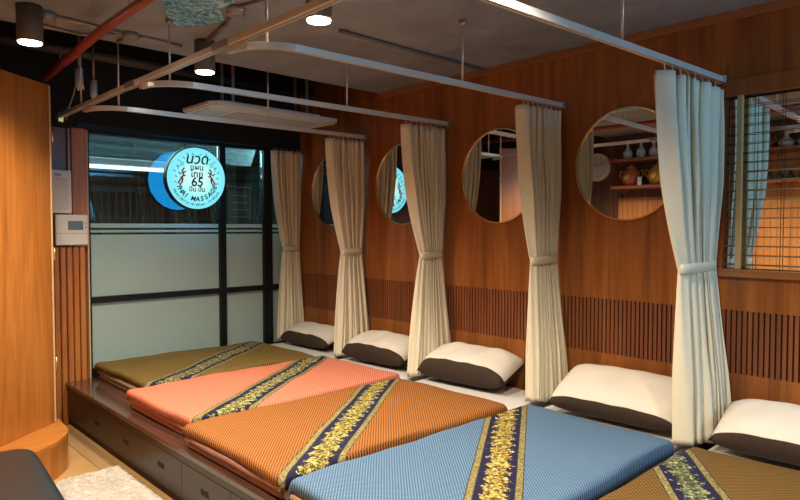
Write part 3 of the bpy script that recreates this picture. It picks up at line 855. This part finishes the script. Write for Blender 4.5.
# air conditioner hanging in the dark recess
t = thing('air_conditioner', 'suspended cream air conditioner under the dark ceiling above the window', 'air conditioner', (2.27, 4.46, 2.48))
def ac_body():
    bm = bmesh.new()
    low = [(0.0,.10),(.0,.06),(.05,.0),(1.20,.02),(1.27,.12),(1.24,.50),(1.16,.56),(.06,.56),(.0,.50)]
    prism(bm, [(x*.97+.02, y*.94+.016) for x, y in low], 0, .012)
    prism(bm, low, .0121, .035)
    prism(bm, [(.64+(x-.64)*.8, .29+(y-.29)*.6) for x, y in low], .0351, .07)
    return bm
obj('shell', ac_body(), M_AC, t)
obj('intake_grille', B(.30,1.08,.16,.46,-.006,-.0005,.002,1), M_ACG, t)
gb = bmesh.new()
for k in range(9): box(gb, .31,1.07,.175+k*.032,.180+k*.032,-.009,-.0062)
obj('grille_slat', gb, M_AC, t)
obj('air_flap', B(.05,.25,.14,.46,-.010,-.0005,.004,1), M_FLAP, t)
for x_ in (.28,1.0):
    for y_ in (.20,.38): obj('suspension_bracket', B(x_,x_+.02,y_,y_+.02,.0705,.4995), M_CONDUIT, t)

# ------------------------------------------------------------------ hanging round sign
SY = 5.27; SX, SZ, SR = 2.535, 1.984, .270
t = thing('round_sign', 'glowing cyan round light-box sign with Thai lettering hanging before the window', 'sign', (SX, SY, SZ))
def disc(y0, y1, r, n=72, r2=None):
    b_ = bmesh.new(); r2 = r2 or r
    A = [b_.verts.new((r*math.cos(2*PI*k/n), y0, r*math.sin(2*PI*k/n))) for k in range(n)]
    C_ = [b_.verts.new((r2*math.cos(2*PI*k/n), y1, r2*math.sin(2*PI*k/n))) for k in range(n)]
    b_.faces.new(A); b_.faces.new(C_[::-1])
    for k in range(n): b_.faces.new((A[k], C_[k], C_[(k+1)%n], A[(k+1)%n]))
    return b_
obj('casing', disc(.004, .062, SR+.006), M_BLACK, t)
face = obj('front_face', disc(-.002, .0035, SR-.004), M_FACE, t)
obj('back_face', disc(.0625, .066, SR-.004), M_BACKF, t)
for dx in (-.09, .09):
    b_ = bmesh.new(); tube(b_, [(dx, .035, math.sqrt(SR**2-dx**2)+.004), (dx, .035, 2.978-SZ)], .004, 6); obj('hanging_rod', b_, M_BLACK, t)
def text(body, x, z, size, mat, rot=0, align='CENTER', shear=0, name='lettering', bold=0):
    cu = bpy.data.curves.new(name, 'FONT'); cu.body = body; cu.size = size; cu.align_x = align; cu.align_y = 'CENTER'
    cu.extrude = .0006; cu.shear = shear; cu.offset = bold
    o = bpy.data.objects.new(name, cu); COL.objects.link(o)
    dg = bpy.context.evaluated_depsgraph_get(); me = bpy.data.meshes.new_from_object(o.evaluated_get(dg))
    bpy.data.objects.remove(o)
    bm = bmesh.new(); bm.from_mesh(me); bpy.data.meshes.remove(me)
    M = Matrix.Translation((x, -.0032, z)) @ Matrix.Rotation(rot, 4, 'Y') @ Matrix.Rotation(PI/2, 4, 'X')
    bmesh.ops.transform(bm, matrix=M, verts=bm.verts)
    return bm
def put(bms, mat, name):
    bm = bmesh.new()
    for b_ in bms: merge(bm, b_)
    o = obj(name, bm, mat, t); return o
put([text('นวด', 0, .165, .125, None, shear=.2, bold=.002)], M_INK, 'lettering')
put([text('แผน', 0, .093, .070, None, bold=.0012)], M_INK, 'lettering')
put([text('ไทย', 0, .034, .078, None, bold=.0015)], M_INK, 'lettering')
put([text('65', 0, -.035, .112, None, bold=.002, shear=.1)], M_INK, 'lettering')
put([text('ปิ่น ปัน', 0, -.098, .055, None, bold=.0012)], M_INK, 'lettering')
def arc(s, R, size, a0, a1, bold=0):
    out = []
    for k, ch in enumerate(s):
        if ch == ' ': continue
        a = a0+(a1-a0)*k/(len(s)-1)       # angle from straight down, + to the right
        out.append(text(ch, R*math.sin(a), -R*math.cos(a), size, None, rot=-a, bold=bold, shear=.15))
    return out
put(arc('THAI', .182, .058, D(-66), D(-34), .0016), M_INK, 'lettering')
put(arc('MASSAGE', .182, .058, D(-12), D(66), .0016), M_INK, 'lettering')
for wd_, w0, w1 in (('Open',-62,-47),('Daily',-39,-22),('10:00',-15,3),('am',9,14),('-',20,21),('12:00',27,45),('pm',51,57)):
    put(arc(wd_+(' ' if len(wd_) < 2 else ''), .230, .028, D(w0), D(w1), .0008), M_INK, 'lettering')
# red and dark line ornament left and right of the lettering
def ornament(s):
    r_ = bmesh.new(); d_ = bmesh.new()
    def P(x, z): return (s*x, -.0032, z)
    tube(r_, [P(.115,.085), P(.135,.06), P(.12,.03), P(.14,.0), P(.17,-.045), P(.155,-.06), P(.135,-.035), P(.13,.0)], .0075, 6)
    tube(r_, [P(.10,.055), P(.125,.045), P(.155,.03), P(.165,.05)], .006, 6)
    tube(r_, [P(.105,.02), P(.13,.015), P(.15,.0)], .006, 6)
    for a in range(9):
        q = D(-32+a*14); R = .19+.012*(a % 2)
        x, z = R*math.cos(q), R*math.sin(q)+.02
        tube(d_, [P(x-.010, z-.006), P(x+.006, z+.010), P(x+.012, z-.002)], .0028, 5)
    tube(d_, [P(.115,.125), P(.14,.135), P(.15,.115), P(.13,.105), P(.12,.115)], .003, 5)
    tube(d_, [P(.155,.10), P(.175,.09), P(.165,.07)], .003, 5)
    obj('emblem', r_, M_INKR, t); obj('emblem', d_, M_INK, t)
ornament(1); ornament(-1)

# ------------------------------------------------------------------ left wall things (seen in the mirrors)
def to_y(v): return v
t = thing('wall_clock', 'round wall clock with pale rim and face, reflected in the nearest round mirror', 'clock', (XL+.012, 4.27, 2.34))
def xdisc(x0, x1, r, n=48):
    b_ = bmesh.new()
    A = [b_.verts.new((x0, r*math.cos(2*PI*k/n), r*math.sin(2*PI*k/n))) for k in range(n)]
    C_ = [b_.verts.new((x1, r*math.cos(2*PI*k/n), r*math.sin(2*PI*k/n))) for k in range(n)]
    b_.faces.new(A); b_.faces.new(C_[::-1])
    for k in range(n): b_.faces.new((A[k], C_[k], C_[(k+1)%n], A[(k+1)%n]))
    return b_
obj('casing', xdisc(.001, .045, .180), plain('clock_rim', (.78,.62,.38), .4), t)
obj('dial', xdisc(.0455, .048, .150), plain('clock_dial', (.62,.58,.48), .5), t)
b_ = bmesh.new()
for k in range(12):
    a = k*PI/6; m0 = .125; m1 = .14
    tube(b_, [(.0495, m0*math.sin(a), m0*math.cos(a)), (.0495, m1*math.sin(a), m1*math.cos(a))], .003, 5)
obj('hour_mark', b_, M_BLACK, t)
b_ = bmesh.new(); tube(b_, [(.051,0,0),(.051,.05,.06)], .004, 5); obj('hour_hand', b_, M_BLACK, t)
b_ = bmesh.new(); tube(b_, [(.052,0,0),(.052,-.09,.04)], .003, 5); obj('minute_hand', b_, M_BLACK, t)
SHX0, SHX1 = XL+.031, XL+.29
def shelf(z, label, hold):
    s_ = thing('wall_shelf', label, 'shelf', (XL+.0125, 1.9, z))
    obj('board', B(.001, .27, 0, 2.05, -.035, 0, .003, 1), M_SHELF, s_)
    for yy in (.25, 1.1, 1.95): obj('bracket', B(.001, .20, yy, yy+.02, -.07, -.0355), M_SHELF, s_)
shelf(2.065, 'red-brown lower wall shelf holding glazed pots, seen in the mirrors', 1)
shelf(2.40, 'red-brown upper wall shelf holding bottle vases, seen in the mirrors', 1)
def vase(x, y, z, h, mat, label, kind='vase', cat='vase', w=1.0, grp='bottle vases on the upper shelf'):
    v_ = thing('bottle_vase', label, cat, (x, y, z+.0005), 0, grp)
    b_ = bmesh.new(); lathe(b_, [(.030*w,0),(.050*w,.10*h),(.060*w,.30*h),(.046*w,.48*h),(.018*w,.62*h),(.015*w,.85*h),(.026*w,.97*h),(.022*w,h)], seg=20)
    obj('body', b_, mat, v_)
def pot(x, y, z, mat, label, s=1, name='glazed_pot', grp='glazed pots on the lower shelf'):
    v_ = thing(name, label, 'pot', (x, y, z+.0005), 0, grp)
    b_ = bmesh.new(); lathe(b_, [(.06*s,0),(.10*s,.05*s),(.115*s,.11*s),(.10*s,.17*s),(.06*s,.205*s),(.065*s,.22*s)], seg=24); obj('body', b_, mat, v_)
    b_ = bmesh.new(); lathe(b_, [(.055*s,.221*s),(.045*s,.235*s),(.012*s,.245*s),(.015*s,.262*s)], seg=20); obj('lid', b_, M_GOLD, v_)
    for q in (-1, 1):
        b_ = bmesh.new(); tube(b_, [(0,q*.095*s,.17*s),(0,q*.14*s,.19*s),(0,q*.155*s,.14*s),(0,q*.12*s,.09*s)], .008*s, 8); obj('handle', b_, M_GOLD, v_)
    b_ = bmesh.new(); tube(b_, [(.1*s,.0,.10*s),(.122*s,.0,.105*s)], .035*s, 14); obj('medallion', b_, M_GOLD, v_)
sx = XL+.16
pot(sx, 3.74, 2.065, M_CERR, 'red and gold glazed pot nearer the clock on the lower shelf')
pot(sx, 3.41, 2.065, M_GOLD, 'golden glazed pot farther from the clock on the lower shelf')
obj_ = B(-.005,.005,-.025,.025,0,.10,.001,1)
tag(obj('price_card', obj_, M_CERW, None, False, (sx+.10, 3.585, 2.0655)), 'small white card standing between the two glazed pots', 'card')
vase(sx, 3.79, 2.40, .21, M_CERW, 'pale bottle vase nearest the clock on the upper shelf')
vase(sx, 3.62, 2.40, .22, M_CERW, 'pale bottle vase in the middle of the three reflected in the round mirror')
vase(sx, 3.46, 2.40, .20, M_CERW, 'pale bottle vase third from the clock on the upper shelf')
pot(sx, 2.27, 2.40, M_CERR, 'small red pot on the upper shelf, reflected at the left in the wide mirror', .62, grp='ornaments reflected in the wide mirror')
vase(sx, 2.08, 2.40, .17, M_CERW, 'squat white bottle vase beside the small red pot, reflected in the wide mirror', w=1.3, grp='ornaments reflected in the wide mirror')
vase(sx, 1.90, 2.40, .17, M_CERW, 'squat white bottle vase cut off at the right edge of the wide mirror', w=1.3, grp='ornaments reflected in the wide mirror')
tag(obj('small_box', B(-.03,.03,-.03,.03,0,.07,.002,1), M_CERW, None, False, (sx, 2.34, 2.0655)), 'small white box on the lower shelf, reflected in the wide mirror', 'box')
for k, (yy, lab) in enumerate(((2.23,'beside the small white box'),(2.13,'second from the small white box'),(2.03,'third from the small white box'))):
    v_ = thing('dark_figurine', 'dark small figurine on the lower shelf, ' + lab, 'figurine', (sx, yy, 2.0655), 0, 'dark figurines on the lower shelf')
    b_ = bmesh.new(); lathe(b_, [(.035,0),(.04,.02),(.028,.05),(.012,.07)], seg=16); obj('body', b_, M_DARKOB, v_)
    b_ = bmesh.new(); lathe(b_, [(.006,.0),(.020,.012),(.020,.028),(.006,.04)], (0,0,.0705), seg=14); obj('head', b_, M_DARKOB, v_)

# ------------------------------------------------------------------ lights
def area(name, loc, rot, size, energy, col, sy=None):
    lt = bpy.data.lights.new(name, 'AREA'); lt.energy = energy; lt.color = col; lt.size = size
    if sy: lt.shape = 'RECTANGLE'; lt.size_y = sy
    o = bpy.data.objects.new(name, lt); COL.objects.link(o); o.location = loc; o.rotation_euler = rot
    return o
area('storefront_light', (3.3, -1.7, 2.4), (PI/2, 0, 0), 1.0, 40, (.22,.62,1.0), 1.2)
area('outside_light', (3.0, 7.4, 2.9), (-D(58), 0, 0), 3.0, 135, (.72,1.0,.97), 1.2)
wd = bpy.data.worlds.new('World'); scn.world = wd; wd.use_nodes = True
wd.node_tree.nodes['Background'].inputs[0].default_value = (.55,.62,.75,1)
wd.node_tree.nodes['Background'].inputs[1].default_value = .15

# ------------------------------------------------------------------ camera
cam = bpy.data.cameras.new('camera'); co = bpy.data.objects.new('camera', cam); COL.objects.link(co)
cam.sensor_width = 36; cam.lens = 36*634/800; cam.clip_start = .02
co.location = (0, 0, 1.55)
co.rotation_euler = (PI/2-math.atan(22/634), 0, -D(43.4))
scn.camera = co
scn.view_settings.view_transform = 'Standard'; scn.view_settings.look = 'None'
scn.view_settings.exposure = 0.34; scn.view_settings.gamma = 1; scn.view_settings.use_curve_mapping = False
